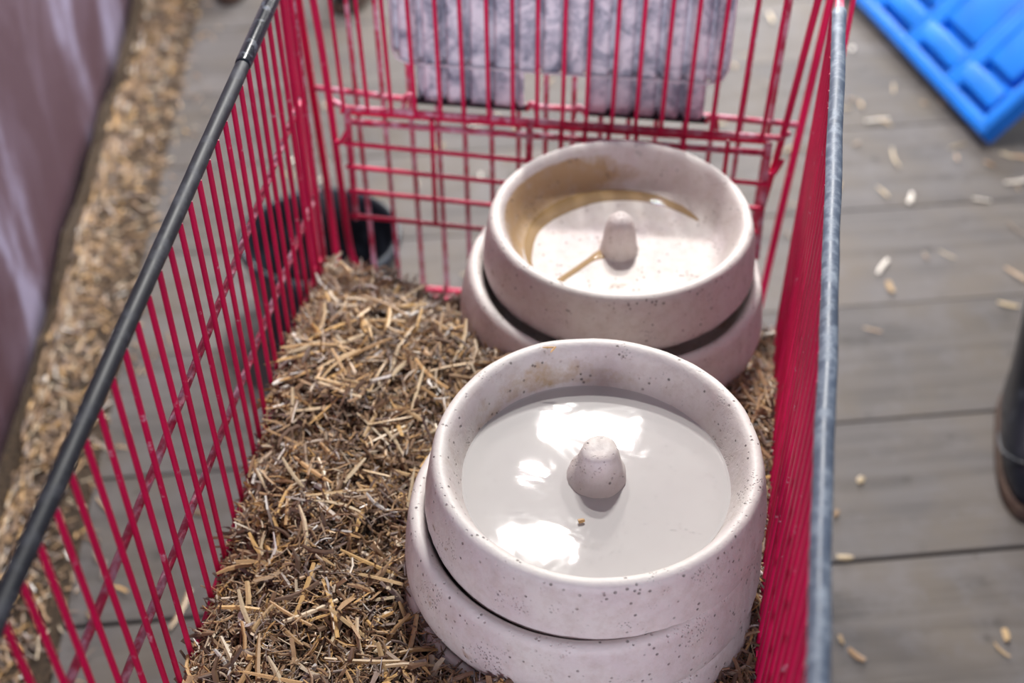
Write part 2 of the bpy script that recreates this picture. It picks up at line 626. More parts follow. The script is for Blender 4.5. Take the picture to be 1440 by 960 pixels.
# leg guard grid under the seat back
LGm = part(tube('leg_guard', [[(-0.407, 1.455, za - 0.020), (-0.12, 1.456, za - 0.022), (0.138, 1.452, za - 0.02)]], 0.0042, M['red_worn']))
for pa, pb in (((-0.403, 1.452, za - 0.002), (-0.404, 1.450, 0.505)), ((-0.166, 1.452, za - 0.002), (-0.167, 1.450, 0.55)), ((0.135, 1.447, za - 0.002), (0.140, 1.440, 0.50))):
    rod('post', pa, pb, 0.0046, M['red_worn'], LGm)
for a, b in ((0.632, 0.622), (0.595, 0.583), (0.556, 0.545), (0.514, 0.505)):
    rod('wire', (-0.409, 1.444, a), (0.140, 1.436, b), 0.0032, M['red'], LGm)
for x in (-0.292, -0.125, -0.095, -0.065, -0.03, 0.03, 0.085):
    rod('upright_wire', (x, 1.449, za - 0.004), (x, 1.446, 0.508), 0.0030, M['red'], LGm)
for xa, xb in ((-0.425, -0.403), (0.136, 0.156)):
    tube('link_wire', [smooth_path([(xa, 1.457, za - 0.052), ((xa + xb) / 2, 1.446, za - 0.047), (xb, 1.452, za - 0.028)], 4)], 0.0032, M['red'], LGm)
# grey corrugated flap between the two layers
YF = 1.497
kf = YF / 1.54


def F(x, z):
    return (x * kf, gz(z, YF, 1.54))


fxa, fza = F(-0.358, 0.702)
fxb, fzb = F(0.079, 0.702)
ta, tz = F(-0.327, 0.648)
tb, _ = F(-0.184, 0.65)
tc, _ = F(-0.098, 0.65)
td, _ = F(0.054, 0.65)


def corr(x):
    ph = ((x - fxa - 0.020) / 0.0305) % 1.0
    return 0.012 * min(1.0, abs(ph - 0.5) / 0.20) ** 0.8 - 0.007


def sheet(name, x0, x1, zlo, zhi, parent, round_r=0.0, lip=0.0):
    nx_ = int((x1 - x0) / 0.0015)
    vs, fs = [], []
    zs = 8
    for side in (0, 1):
        for j in range(zs + 1):
            for i in range(nx_ + 1):
                x = x0 + (x1 - x0) * i / nx_
                zl = zlo
                d = min(x - x0, x1 - x)
                if round_r and d < round_r:
                    zl = zlo + round_r - math.sqrt(max(0, round_r ** 2 - (round_r - d) ** 2))
                z = zl + (zhi - zl) * (j / zs) ** 1.6
                y = YF - corr(x) + 0.0035 * side
                if j == 0:
                    y -= lip * (1 - side)
                y += (z - 0.66) * 0.06
                vs.append((x, y, z))
    L = (zs + 1) * (nx_ + 1)
    for j in range(zs):
        for i in range(nx_):
            a = j * (nx_ + 1) + i
            fs.append((a, a + 1, a + nx_ + 2, a + nx_ + 1))
            fs.append((L + a + nx_ + 1, L + a + nx_ + 2, L + a + 1, L + a))
    for i in range(nx_):
        fs.append((i + 1, i, L + i, L + i + 1))
        a = zs * (nx_ + 1) + i
        fs.append((a, a + 1, L + a + 1, L + a))
    for j in range(zs):
        a = j * (nx_ + 1)
        fs.append((a, a + nx_ + 1, L + a + nx_ + 1, L + a))
        a += nx_
        fs.append((a + nx_ + 1, a, L + a, L + a + nx_ + 1))
    return link(name, from_py(name, vs, fs), M['flap'], parent)


flap = part(sheet('seat_flap', fxa, fxb, fza, 0.95, None, 0.022, 0.0025))
flap['label'] = 'grey corrugated plastic seat flap splashed with white paint'
M['flap_edge'] = paint('whitened_plastic_edge', (0.62, 0.64, 0.70), (0.80, 0.80, 0.84), 0.4, 0.7)
ye = YF - 0.0075
ep = [(fxa, ye + 0.012, 0.90), (fxa, ye + 0.004, fza + 0.022), (fxa + 0.006, ye + 0.003, fza + 0.007), (fxa + 0.022, ye + 0.003, fza), (CX, ye + 0.002, fza), (fxb - 0.022, ye + 0.003, fza), (fxb - 0.006, ye + 0.003, fza + 0.007), (fxb, ye + 0.004, fza + 0.022), (fxb, ye + 0.012, 0.90)]
tube('edge_bead', [ep], 0.0017, M['flap_edge'], flap, seg=8)
for x0, x1 in ((ta, tb), (tc, td)):
    t = sheet('flap_tab', x0, x1, tz, fza + 0.004, flap, 0.0, 0.002)
    rod('hinge_rod', (x0 - 0.006, YF + 0.001, tz - 0.004), (x1 + 0.006, YF + 0.001, tz - 0.004), 0.0052, M['sleeve_black'], flap)
    for xe, s in ((x0 - 0.004, -1), (x1 + 0.004, 1)):
        hp = [(xe, YF - 0.002, tz - 0.006), (xe + s * 0.005, YF - 0.005, tz + 0.006), (xe + s * 0.012, YF - 0.008, tz + 0.004), (xe + s * 0.015, YF - 0.010, tz - 0.016)]
        tube('hook', [smooth_path(hp, 4)], 0.0030, M['red_worn'], flap)
# flat uprights and the push handle
for x, s in ((-0.466, 1), (0.205, -1)):
    up = part(bevel_box('upright', (x, 1.445, 0.64), (0.005 if s < 0 else 0.011, 0.012, 0.84), 0.0015, M['red']))
hd = part(tube('push_handle', [smooth_path([(-0.466, 1.445, 1.05), (-0.466, 1.56, 1.075), (-0.43, 1.66, 1.085), (-0.30, 1.68, 1.085), (0.04, 1.68, 1.085), (0.175, 1.66, 1.085), (0.205, 1.56, 1.075), (0.205, 1.445, 1.05)], 6)], 0.011, M['red_worn'], seg=14))
# underframe and castors
uf = part(tube('underframe', [smooth_path([(x, 1.30, ZB - 0.012), (x, 1.33, 0.30), (x, 1.31, 0.15), (x, 1.15, 0.13), (xn, 0.60, 0.125), (xn, 0.46, 0.125)], 5) for x, xn in ((-0.35, -0.28), (0.10, 0.02))]
               + [[(-0.35, 1.15, 0.13), (0.10, 1.15, 0.13)], [(-0.28, 0.62, 0.125), (0.02, 0.62, 0.125)], smooth_path([(-0.29, 0.75, 0.128), (-0.29, 0.74, 0.30), (-0.29, 0.75, ZB - 0.012)], 3), smooth_path([(0.03, 0.75, 0.128), (0.03, 0.74, 0.30), (0.03, 0.75, ZB - 0.012)], 3)],
               0.010, M['steel'], seg=10))
for x, y in ((-0.35, 1.25), (0.10, 1.25), (-0.28, 0.50), (0.02, 0.50)):
    vs, fs = [], []
    for dx in (-0.016, 0.016):
        box_data((x + dx, y, 0.085), (0.004, 0.030, 0.085), vs, fs)
    box_data((x, y, 0.124), (0.036, 0.034, 0.012), vs, fs)
    fk = part(link('castor', from_py('castor', vs, fs), M['steel'], None, False))
    tube('wheel', [[(x - 0.013, y, 0.052), (x - 0.010, y, 0.052), (x + 0.010, y, 0.052), (x + 0.013, y, 0.052)]], [0.044, 0.052, 0.052, 0.044], M['wheel'], fk, seg=28)

# ------------------------------------------------------------------ feeding bowls
def bowl_mesh(name, Rr, seed, stain_fn, depth=0.053, skirt=0.072, foot=0.128):
    prof = [(0.0, -depth), (0.03, -depth), (0.06, -depth), (0.085, -depth), (Rr - 0.045, -depth + 0.0005), (Rr - 0.037, -depth + 0.003), (Rr - 0.031, -depth + 0.009),
            (Rr - 0.027, -0.036), (Rr - 0.0225, -0.024), (Rr - 0.018, -0.012), (Rr - 0.0145, -0.0045), (Rr - 0.0115, -0.0008), (Rr - 0.008, 0.0006), (Rr - 0.0045, -0.0002),
            (Rr - 0.0015, -0.003), (Rr + 0.0005, -0.008), (Rr + 0.003, -0.02), (Rr + 0.0055, -0.036), (Rr + 0.0075, -0.052), (Rr + 0.008, -0.062), (Rr + 0.0065, -0.069), (Rr + 0.003, -skirt),
            (Rr - 0.012, -skirt - 0.002), (Rr - 0.028, -skirt - 0.001), (Rr - 0.033, -skirt - 0.006), (Rr - 0.040, -0.10), (Rr - 0.050, -foot + 0.003), (Rr - 0.053, -foot), (Rr - 0.064, -foot), (Rr - 0.068, -0.10), (Rr - 0.072, -skirt - 0.002), (0.0, -skirt - 0.002)]
    seg = 128
    vs, fs, st = [], [], []
    for i, (r, z) in enumerate(prof):
        for kk in range(seg):
            a = 2 * math.pi * kk / seg
            c, s = math.cos(a), math.sin(a)
            n1 = noise.noise(Vector((c * 1.4 + seed, s * 1.4, z * 12)))
            n2 = noise.noise(Vector((c * 7 + seed, s * 7, z * 55)))
            n3 = noise.noise(Vector((c * 22 + seed, s * 22, z * 60)))
            dr = 0.0016 * n1 + 0.0006 * n2
            dz = 0.0010 * n1 + 0.0003 * n2
            if 19 <= i <= 22:
                dz += 0.0026 * n2 + 0.0022 * n3
                dr += 0.0010 * n3
            rr = r + dr if r > 0.04 else r
            vs.append((rr * c, rr * s, z + (dz if r > 0.09 else 0.0)))
            st.append(stain_fn(a, r / Rr, z, i))
    for i in range(len(prof) - 1):
        for kk in range(seg):
            k2 = (kk + 1) % seg
            a, b, c, d = i * seg + kk, i * seg + k2, (i + 1) * seg + k2, (i + 1) * seg + kk
            fs.append((a, b, c, d))
    me = from_py(name, vs, fs)
    bm = bmesh.new()
    bm.from_mesh(me)
    bm.verts.ensure_lookup_table()
    lay = bm.verts.layers.float.new('stain')
    lay2 = bm.verts.layers.float.new('rub')
    for q, (v, s) in enumerate(zip(bm.verts, st)):
        v[lay] = s
        v[lay2] = {11: 0.5, 12: 1.0, 13: 1.0, 14: 0.6}.get(q // seg, 0.0)
    bmesh.ops.remove_doubles(bm, verts=bm.verts[:], dist=1e-6)
    bmesh.ops.recalc_face_normals(bm, faces=bm.faces)
    bm.to_mesh(me)
    bm.free()
    return me


def knob_mesh(name, prof, seed, rough, lean=(0, 0)):
    seg = 28
    vs, fs = [], []
    h = prof[-1][1] - prof[0][1]
    for i, (r, z) in enumerate(prof):
        t = (z - prof[0][1]) / h
        for kk in range(seg):
            a = 2 * math.pi * kk / seg
            c, s = math.cos(a), math.sin(a)
            n = noise.noise(Vector((c * 1.6 + seed, s * 1.6, z * 70))) + 0.5 * noise.noise(Vector((c * 4, s * 4 + seed, z * 160)))
            rr = max(0.0, r + rough * n * (1 if r > 0.004 else 0))
            vs.append((rr * c + lean[0] * t, rr * s + lean[1] * t, z + (rough * 1.2 * noise.noise(Vector((rr * c * 90, rr * s * 90, seed))) if t > 0.8 else 0)))
    for i in range(len(prof) - 1):
        for kk in range(seg):
            k2 = (kk + 1) % seg
            fs.append((i * seg + kk, i * seg + k2, (i + 1) * seg + k2, (i + 1) * seg + kk))
    fs.append(tuple((len(prof) - 1) * seg + kk for kk in range(seg)))
    return from_py(name, vs, fs)


def angd(a, b):
    return abs((a - b + math.pi) % (2 * math.pi) - math.pi)


def st_none(a, rr, z, i):
    return 0.1


def st_rear(a, rr, z, i):
    if i > 12:
        return 0.06
    if 5 <= i <= 9:      # inner wall: heavy on the far left, thin high tide mark elsewhere
        d = angd(a, R(150))
        v = max(0.0, 1.0 - d / R(78))
        if i >= 8:
            v *= 0.75
        return min(1.0, 1.5 * v) + (0.25 if i in (7, 8) and angd(a, R(90)) < R(70) else 0.05)
    return 0.0


def st_front(a, rr, z, i):
    if i > 12:
        return 0.12
    if 7 <= i <= 9:
        d = angd(a, R(120))
        return 0.62 * max(0.35, 1 - d / R(120)) if i < 9 else 0.45 * max(0.1, 1 - d / R(90))
    return 0.1


def st_low(a, rr, z, i):
    return 0.16 + (0.25 if i < 9 else 0)


BOWLS = [
    # name seed R location tiltx tilty material stain label
    (1.3, 0.150, (-0.032, 0.842, 0.732), 2.5, 0.0, 'bowl', st_front, 'pale stoneware feeding bowl full of milky water, top of its stack'),
    (5.1, 0.162, (-0.041, 0.836, 0.668), 2.0, -0.6, 'bowl', st_low, 'pale feeding bowl directly beneath the bowl of milky water'),
    (7.7, 0.166, (-0.046, 0.830, 0.590), 1.0, -0.5, 'bowl', st_low, 'lowest feeding bowl of the water-topped stack, bedded in straw'),
    (2.2, 0.150, (-0.037, 1.250, 0.697), 1.0, -0.6, 'bowl_warm', st_rear, 'cream speckled feeding bowl with tan puddle and rounded knob'),
    (9.4, 0.172, (-0.039, 1.240, 0.626), 0.5, 2.2, 'bowl', st_low, 'wide pale feeding bowl half hidden beneath the cream speckled bowl'),
]
bowls = []
for seed, Rr, loc, tx, ty, mk, fn_, lab in BOWLS:
    o = link('feeding_bowl', bowl_mesh('feeding_bowl', Rr, seed, fn_), M[mk])
    o.location = loc
    o.rotation_euler = (R(tx), R(ty), 0)
    tag(o, lab, 'bowl', 'stacked feeding bowls in the cart')
    bowls.append(o)
d = -0.0535
kn = link('knob', knob_mesh('knob', [(0.033, d - 0.003), (0.031, d + 0.006), (0.0285, d + 0.014), (0.0275, d + 0.021), (0.0235, d + 0.028), (0.0205, d + 0.036), (0.0185, d + 0.044), (0.0172, d + 0.050), (0.0155, d + 0.0535), (0.009, d + 0.0540), (0.003, d + 0.0535)], 3.0, 0.0019, (0.002, 0.004)), M['bowl'], bowls[0])
kn['label'] = 'blunt broken-topped central knob'
kn = link('knob', knob_mesh('knob', [(0.025, d - 0.003), (0.0225, d + 0.002), (0.0208, d + 0.007), (0.0198, d + 0.016), (0.0185, d + 0.026), (0.0165, d + 0.036), (0.0135, d + 0.044), (0.0095, d + 0.0485), (0.004, d + 0.0505)], 6.0, 0.0005), M['bowl_warm'], bowls[3])
kn['label'] = 'smooth rounded central knob stained tan at its foot'
for b in (1, 2, 4):
    link('knob', knob_mesh('knob', [(0.024, d - 0.003), (0.021, d + 0.004), (0.018, d + 0.02), (0.016, d + 0.036), (0.009, d + 0.042)], 2.0 + b, 0.0006), M['bowl'], bowls[b])

# milky water standing in the near bowl (flat, level)
def disc_water(name, r, z, thick):
    vs, fs = [(0, 0, z)], []
    seg = 128
    for rr, zz in ((r * 0.5, z), (r - 0.003, z), (r, z + 0.0008), (r - 0.008, z - thick)):
        for kk in range(seg):
            a = 2 * math.pi * kk / seg
            vs.append((rr * math.cos(a), rr * math.sin(a), zz))
    for kk in range(seg):
        k2 = (kk + 1) % seg
        fs.append((0, 1 + kk, 1 + k2))
        for j in range(3):
            fs.append((1 + j * seg + kk, 1 + (j + 1) * seg + kk, 1 + (j + 1) * seg + k2, 1 + j * seg + k2))
    return from_py(name, vs, fs)


w = link('milky_water', disc_water('milky_water', 0.1240, 0, 0.012), M['milky'], None, False)
w.location = (-0.032, 0.842, 0.732 - 0.036)
tag(w, 'cloudy milky water filling the near bowl around its blunt knob', 'water')

# tan puddle in the far bowl: a crescent along the far left wall and a runnel to the knob
vs, fs = [], []
zf = -0.053
n = 90
th0, th1 = R(28), R(252)
for i in range(n + 1):
    t = i / n
    a = th0 + (th1 - th0) * t
    w_in = 0.018 * math.sin(math.pi * min(1, t / 0.62 * 0.9 + 0.02)) ** 0.8 if t < 0.62 else 0.018 * math.sin(math.pi * 0.92) ** 0.8 + 0.0
    prof_w = 0.004 + 0.020 * max(0, 1 - abs(t - 0.42) / 0.42) ** 0.7 + 0.0015 * noise.noise(Vector((t * 9, 1, 2)))
    ro = 0.1135
    ri = ro - prof_w
    for r_, z_ in ((ro + 0.004, zf + 0.0036), (ro, zf + 0.0030), ((ro + ri) / 2, zf + 0.0020), (ri + 0.002, zf + 0.0016), (ri, zf + 0.0002)):
        vs.append((r_ * math.cos(a), r_ * math.sin(a), z_))
for i in range(n):
    for j in range(4):
        a = i * 5 + j
        fs.append((a, a + 5, a + 6, a + 1))
run = smooth_path([(-0.034, -0.104, 0), (-0.060, -0.062, 0), (-0.034, -0.040, 0), (-0.024, -0.018, 0), (-0.018, -0.006, 0)], 8)
run = smooth_path([(-0.105 * math.cos(R(50)), -0.105 * math.sin(R(50)), 0), (-0.062, -0.064, 0), (-0.046, -0.043, 0), (-0.030, -0.022, 0), (-0.017, -0.010, 0)], 8)
b0 = len(vs)
for i, p in enumerate(run):
    q = run[min(i + 1, len(run) - 1)] - run[max(i - 1, 0)]
    nrm = Vector((-q.y, q.x, 0)).normalized()
    t = i / (len(run) - 1)
    hw = 0.0042 + 0.0045 * max(0, (t - 0.72) / 0.28)
    for s_, z_ in ((-1, 0.0002), (-0.6, 0.0014), (0.6, 0.0014), (1, 0.0002)):
        vs.append((p.x + nrm.x * hw * s_, p.y + nrm.y * hw * s_, zf + z_))
for i in range(len(run) - 1):
    for j in range(3):
        a = b0 + i * 4 + j
        fs.append((a, a + 1, a + 5, a + 4))
pud = link('tan_puddle', from_py('tan_puddle', vs, fs), M['tan_water'])
pud.location = BOWLS[3][2]
pud.rotation_euler = (R(1.0), R(-0.6), 0)
tag(pud, 'tan puddle curving along the wall of the cream speckled bowl', 'puddle')

# ------------------------------------------------------------------ straw
TONES = [((0.33, 0.215, 0.120), 28), ((0.21, 0.130, 0.075), 25), ((0.12, 0.075, 0.050), 20), ((0.46, 0.28, 0.11), 10), ((0.44, 0.36, 0.26), 9), ((0.60, 0.57, 0.53), 3), ((0.19, 0.145, 0.125), 12)]
TW = [w_ for _, w_ in TONES]


class Straws:
    def __init__(self):
        self.v, self.f, self.c = [], [], []

    def add(self, rng, p, ln, wd_, az, tilt, roll, curl, col=None):
        d_ = Vector((math.cos(az) * math.cos(tilt), math.sin(az) * math.cos(tilt), math.sin(tilt)))
        side = Vector((-math.sin(az), math.cos(az), 0))
        up = d_.cross(side)
        s2 = side * math.cos(roll) + up * math.sin(roll)
        u2 = d_.cross(s2)
        col = col or rng.choices([t[0] for t in TONES], TW)[0]
        g = rng.uniform(0.95, 1.6)
        col = (min(1, col[0] * g), min(1, col[1] * g), min(1, col[2] * g), 1)
        b = len(self.v)
        bend = rng.uniform(-curl, curl)
        n_ = 4
        for i in range(n_):
            t = i / (n_ - 1) - 0.5
            c = Vector(p) + d_ * ln * t + s2 * (bend * ln * (t * t - 0.1)) + u2 * (bend * 0.5 * ln * (t * t))
            hw = wd_ * 0.5 * (1 if 0 < i < n_ - 1 else rng.uniform(0.4, 1.0))
            self.v += [c - s2 * hw, c + u2 * hw * 0.45, c + s2 * hw, c - u2 * hw * 0.25]
            self.c += [col] * 4
        for i in range(n_ - 1):
            a = b + 4 * i
            for j in range(4):
                j2 = (j + 1) % 4
                self.f.append((a + j, a + 4 + j, a + 4 + j2, a + j2))
        self.f.append((b + 3, b + 2, b + 1, b))
        e = b + 4 * (n_ - 1)
        self.f.append((e, e + 1, e + 2, e + 3))

    def build(self, name, extra=None, parent=None):
        nv = len(self.v)
        vs, fs, cs = list(self.v), list(self.f), list(self.c)
        nf = len(fs)
        if extra:
            ev, ef = extra
            vs += ev
            fs += [tuple(i + nv for i in f) for f in ef]
            cs += [(0.1, 0.06, 0.03, 1)] * len(ev)
        me = from_py(name, vs, fs)
        me.materials.append(M['straw'])
        if extra:
            me.materials.append(M['chaff'])
            me.polygons.foreach_set('material_index', [0] * nf + [1] * (len(fs) - nf))
        at = me.color_attributes.new('tone', 'FLOAT_COLOR', 'POINT')
        at.data.foreach_set('color', [x for c in cs for x in c])
        return link(name, me, None, parent, smooth=False)


def bed(x, y):
    """height of the straw bed in the basket"""
    h = 0.568 + 0.018 * noise.noise(Vector((x * 7, y * 7, 1.0))) + 0.014 * noise.noise(Vector((x * 19, y * 19, 4.0))) + 0.008 * noise.noise(Vector((x * 52, y * 52, 2.0)))
    e = (x - lx(y)) / 0.10
    h += 0.022 * min(1, max(0, e)) if e < 3 else 0.022
    if x > CX + 0.08:
        h -= 0.035
    if y > 1.10:
        t = min(1.0, (y - 1.10) / 0.23)
        w = min(1.0, max(0.0, (x + 0.38) / 0.12))
        h -= (0.045 + 0.065 * w) * t * t * (3 - 2 * t)
    return h


rng = random.Random(7)
st = Straws()
STACKS = [((-0.036, 0.832), 0.172), ((-0.039, 1.235), 0.168)]


def inside_stack(x, y, m=0.0):
    return any((x - c[0]) ** 2 + (y - c[1]) ** 2 < (r + m) ** 2 for c, r in STACKS)


cnt = 0
while cnt < 32000:
    y = rng.uniform(0.50, 1.335)
    x = rng.uniform(lx(y) + 0.006, rx(y) - 0.008)
    if inside_stack(x, y, -0.012):
        continue
    cnt += 1
    q = rng.random()
    if q < 0.70:
        ln, wd_ = rng.uniform(0.005, 0.017), rng.uniform(0.0008, 0.0024)
    elif q < 0.94:
        ln, wd_ = rng.uniform(0.012, 0.034), rng.uniform(0.0012, 0.0034)
    else:
        ln, wd_ = rng.uniform(0.02, 0.05), rng.uniform(0.0035, 0.0065)
    hz = bed(x, y) + rng.uniform(-0.011, 0.007)
    tilt = rng.gauss(0, 0.42)
    if hz - abs(math.sin(tilt)) * ln / 2 < ZB + 0.004:
        hz = ZB + 0.004 + abs(math.sin(tilt)) * ln / 2
    az = rng.uniform(0, math.tau)
    # keep the long stalks inside the wires
    reach = abs(math.cos(az)) * ln / 2
    if x - reach < lx(y) - 0.012 or x + reach > rx(y) + 0.004:
        az = math.pi / 2 + rng.uniform(-0.3, 0.3)
    st.add(rng, (x, y, hz), ln, wd_, az, tilt, rng.uniform(-1.1, 1.1), 0.75)
# long pale stalks lying on top
for i in range(170):
    y = rng.uniform(0.55, 1.31)
    x = rng.uniform(lx(y) + 0.02, -0.17)
    if inside_stack(x, y, 0.005):
        continue
    ln = rng.uniform(0.03, 0.07)
    az = rng.uniform(0, math.tau)
    st.add(rng, (x, y, bed(x, y) + 0.007), ln, rng.uniform(0.003, 0.0055), az, rng.gauss(0.02, 0.16), rng.uniform(-0.4, 0.4), 0.25,
           rng.choice(((0.47, 0.30, 0.12), (0.42, 0.29, 0.15), (0.50, 0.40, 0.26), (0.36, 0.22, 0.10))))
# mound below
vs, fs = [], []
nx, ny = 44, 70
for j in range(ny + 1):
    y = 0.40 + (1.335 - 0.40) * j / ny
    for i in range(nx + 1):
        x = lx(y) + 0.006 + (rx(y) - lx(y) - 0.012) * i / nx
        z = bed(x, y) - 0.007 - 0.02 * (1 - min(1, min(i, nx - i) / 2.0))
        vs.append(Vector((x, y, max(z, ZB + 0.006))))
for j in range(ny):
    for i in range(nx):
        a = j * (nx + 1) + i
        fs.append((a, a + 1, a + nx + 2, a + nx + 1))
b0 = len(vs)
ring = [i for i in range(nx + 1)] + [j * (nx + 1) + nx for j in range(1, ny + 1)] + [ny * (nx + 1) + i for i in range(nx - 1, -1, -1)] + [j * (nx + 1) for j in range(ny - 1, 0, -1)]
for i in ring:
    vs.append(Vector((vs[i].x, vs[i].y, ZB + 0.003)))
for q in range(len(ring)):
    q2 = (q + 1) % len(ring)
    fs.append((ring[q2], ring[q], b0 + q, b0 + q2))
fs.append(tuple(b0 + q for q in range(len(ring)))[::-1])
so = st.build('straw_bedding', (vs, fs))
tag(so, 'chopped golden brown straw heaped in the bottom of the cart', 'straw', kind='stuff')

# chaff drifted along the foot of the wall, and bits lying about on the boards
rng = random.Random(21)
dr = Straws()


def drift(s, dd):
    t = max(0.0, 1 - dd / 0.15)
    return max(0.0005, (0.040 * t ** 1.4) * (0.75 + 0.9 * noise.noise(Vector((s * 5, dd * 9, 2)))) + 0.010 * noise.noise(Vector((s * 24, dd * 30, 7))) * t)


for i in range(6500):
    s = rng.uniform(-0.9, 3.6)
    dd = abs(rng.gauss(0, 0.06)) + 0.006
    if dd > 0.26 or abs(s - 1.9) < 0.17 and dd > 0.09:
        continue
    pile = max(0, 0.045 - 0.45 * dd) * (0.6 + 0.6 * noise.noise(Vector((s * 3, 0, 5))))
    p = wp + wd * s - wn * (dd + 0.004)
    ln = rng.uniform(0.008, 0.035)
    tl = rng.gauss(0, 0.25)
    dr.add(rng, (p.x, p.y, 0.004 + abs(math.sin(tl)) * ln / 2 + drift(s, dd + 0.02) + rng.uniform(-0.2, 0.25) * max(0, pile)), ln, rng.uniform(0.002, 0.005), rng.uniform(0, math.tau) if dd > 0.03 else WA + math.pi / 2, tl, rng.uniform(-0.6, 0.6), 0.3)
vs, fs = [], []
for i in range(151):
    s = -0.9 + 4.5 * i / 150
    for j in range(9):
        dd = 0.15 * j / 8
        h = drift(s, dd)
        p = wp + wd * s - wn * (dd - 0.017)
        vs.append(Vector((p.x, p.y, max(0.0005, h))))
for i in range(150):
    for j in range(8):
        a = i * 9 + j
        fs.append((a, a + 1, a + 10, a + 9))
o = dr.build('wall_chaff', (vs, fs))
tag(o, 'brown chaff drifted along the foot of the maroon wall', 'straw', kind='stuff')
lo = Straws()
for i in range(1100):
    a_, b_ = rng.uniform(-1.5, 2.2), rng.uniform(0.6, 4.6)
    p = fd * a_ + fn * b_
    if (p - wp).dot(-wn) < 0.28:
        continue
    if -0.46 < p.x < 0.21 and 0.28 < p.y < 1.56:
        continue
    if any((p.x - bx) ** 2 + (p.y - by) ** 2 < 0.24 ** 2 for bx, by in ((0.64, 1.62), (-0.78, 3.06), (-1.11, 3.08), (-0.566, 1.79))):
        continue
    ln = rng.lognormvariate(math.log(0.026), 0.5)
    lo.add(rng, (p.x, p.y, 0.004), min(ln, 0.08), rng.uniform(0.003, 0.010), rng.uniform(0, math.tau), 0.0, rng.uniform(-0.3, 0.3), 0.3,
           rng.choice(((0.42, 0.33, 0.20), (0.34, 0.24, 0.13), (0.52, 0.48, 0.42), (0.28, 0.18, 0.10), (0.16, 0.11, 0.07))))
o = lo.build('floor_straw')
tag(o, 'loose bits of straw scattered over the wooden floor boards', 'straw', kind='stuff')

# ------------------------------------------------------------------ black bucket behind the cart
def lathe(name, prof, material, seg=56, parent=None):
    vs, fs = [], []
    for r_, z_ in prof:
        for kk in range(seg):
            a = 2 * math.pi * kk / seg
            vs.append((r_ * math.cos(a), r_ * math.sin(a), z_))
    for i in range(len(prof) - 1):
        for kk in range(seg):
            k2 = (kk + 1) % seg
            fs.append((i * seg + kk, i * seg + k2, (i + 1) * seg + k2, (i + 1) * seg + kk))
    me = from_py(name, vs, fs)
    bm = bmesh.new()
    bm.from_mesh(me)
    bmesh.ops.remove_doubles(bm, verts=bm.verts[:], dist=1e-6)
    bmesh.ops.recalc_face_normals(bm, faces=bm.faces)
    bm.to_mesh(me)
    bm.free()
    return link(name, me, material, parent)


bk = lathe('rubber_tub', [(0, 0.012), (0.07, 0.012), (0.094, 0.018), (0.102, 0.03), (0.122, 0.19), (0.125, 0.197), (0.131, 0.2), (0.136, 0.196), (0.137, 0.188), (0.133, 0.182), (0.129, 0.18), (0.108, 0.012), (0.102, 0.0), (0, 0.0)], M['bucket'])
bk.location = (-0.566, 1.790, 0.0005)
bk.scale = (1.03, 1.03, 1.03)
tag(bk, 'empty round black rubber tub on the boards behind the cart', 'tub')

# ------------------------------------------------------------------ boots
def boot(name, loc, rot, label):
    root = empty(name, loc)
    root.rotation_euler = (0, 0, rot)
    tag(root, label, 'boot', 'black rubber boots standing on the boards')

    def outline(toe, heel, w1, w2, nseg=36):
        pts = []
        for kk in range(nseg):
            a = 2 * math.pi * kk / nseg
            c, s = math.cos(a), math.sin(a)
            yy = (heel if s > 0 else -toe) * abs(s) ** 0.9 * (1 if s > 0 else 1)
            wv = w1 if s > 0 else w1 + (w2 - w1) * min(1, -s * 1.3)
            xx = wv * math.copysign(abs(c) ** 0.75, c)
            pts.append((xx, yy))
        return pts

    def loft(nm, secs, material, parent):
        vs, fs = [], []
        for z, args, lean in secs:
            for x_, y_ in outline(*args):
                vs.append((x_, y_ + lean, z))
        nseg = 36
        for i in range(len(secs) - 1):
            for kk in range(nseg):
                k2 = (kk + 1) % nseg
                fs.append((i * nseg + kk, i * nseg + k2, (i + 1) * nseg + k2, (i + 1) * nseg + kk))
        fs.append(tuple(range(nseg))[::-1])
        fs.append(tuple((len(secs) - 1) * nseg + kk for kk in range(nseg)))
        return link(nm, from_py(nm, vs, fs), material, parent)
    loft('sole', [(0.0, (0.205, 0.072, 0.038, 0.048), 0), (0.004, (0.210, 0.076, 0.041, 0.052), 0), (0.022, (0.211, 0.077, 0.042, 0.053), 0), (0.026, (0.207, 0.073, 0.040, 0.050), 0)], M['sole'], root)
    up = loft('upper', [(0.024, (0.200, 0.068, 0.037, 0.046), 0), (0.045, (0.203, 0.070, 0.040, 0.050), 0), (0.065, (0.196, 0.070, 0.041, 0.048), 0), (0.082, (0.175, 0.069, 0.041, 0.043), 0), (0.096, (0.140, 0.067, 0.041, 0.039), 0),
                    (0.112, (0.100, 0.065, 0.042, 0.039), 0), (0.135, (0.070, 0.064, 0.043, 0.041), 0), (0.17, (0.058, 0.064, 0.046, 0.045), 0), (0.24, (0.060, 0.068, 0.052, 0.052), 0.002), (0.32, (0.066, 0.072, 0.058, 0.058), 0.004),
                    (0.36, (0.068, 0.074, 0.060, 0.060), 0.004), (0.36, (0.062, 0.068, 0.054, 0.054), 0.004), (0.30, (0.058, 0.064, 0.050, 0.050), 0.004), (0.22, (0.050, 0.056, 0.042, 0.042), 0.002)], M['boot'], root)
    sp = [(-0.0475, -0.075, 0.050), (-0.049, -0.115, 0.062), (-0.044, -0.145, 0.074), (-0.020, -0.168, 0.083), (0.012, -0.170, 0.083), (0.038, -0.150, 0.077), (0.0485, -0.115, 0.062), (0.0475, -0.075, 0.050)]
    tube('toe_seam', [smooth_path(sp, 5)], 0.0022, M['boot'], up, seg=7)
    return root


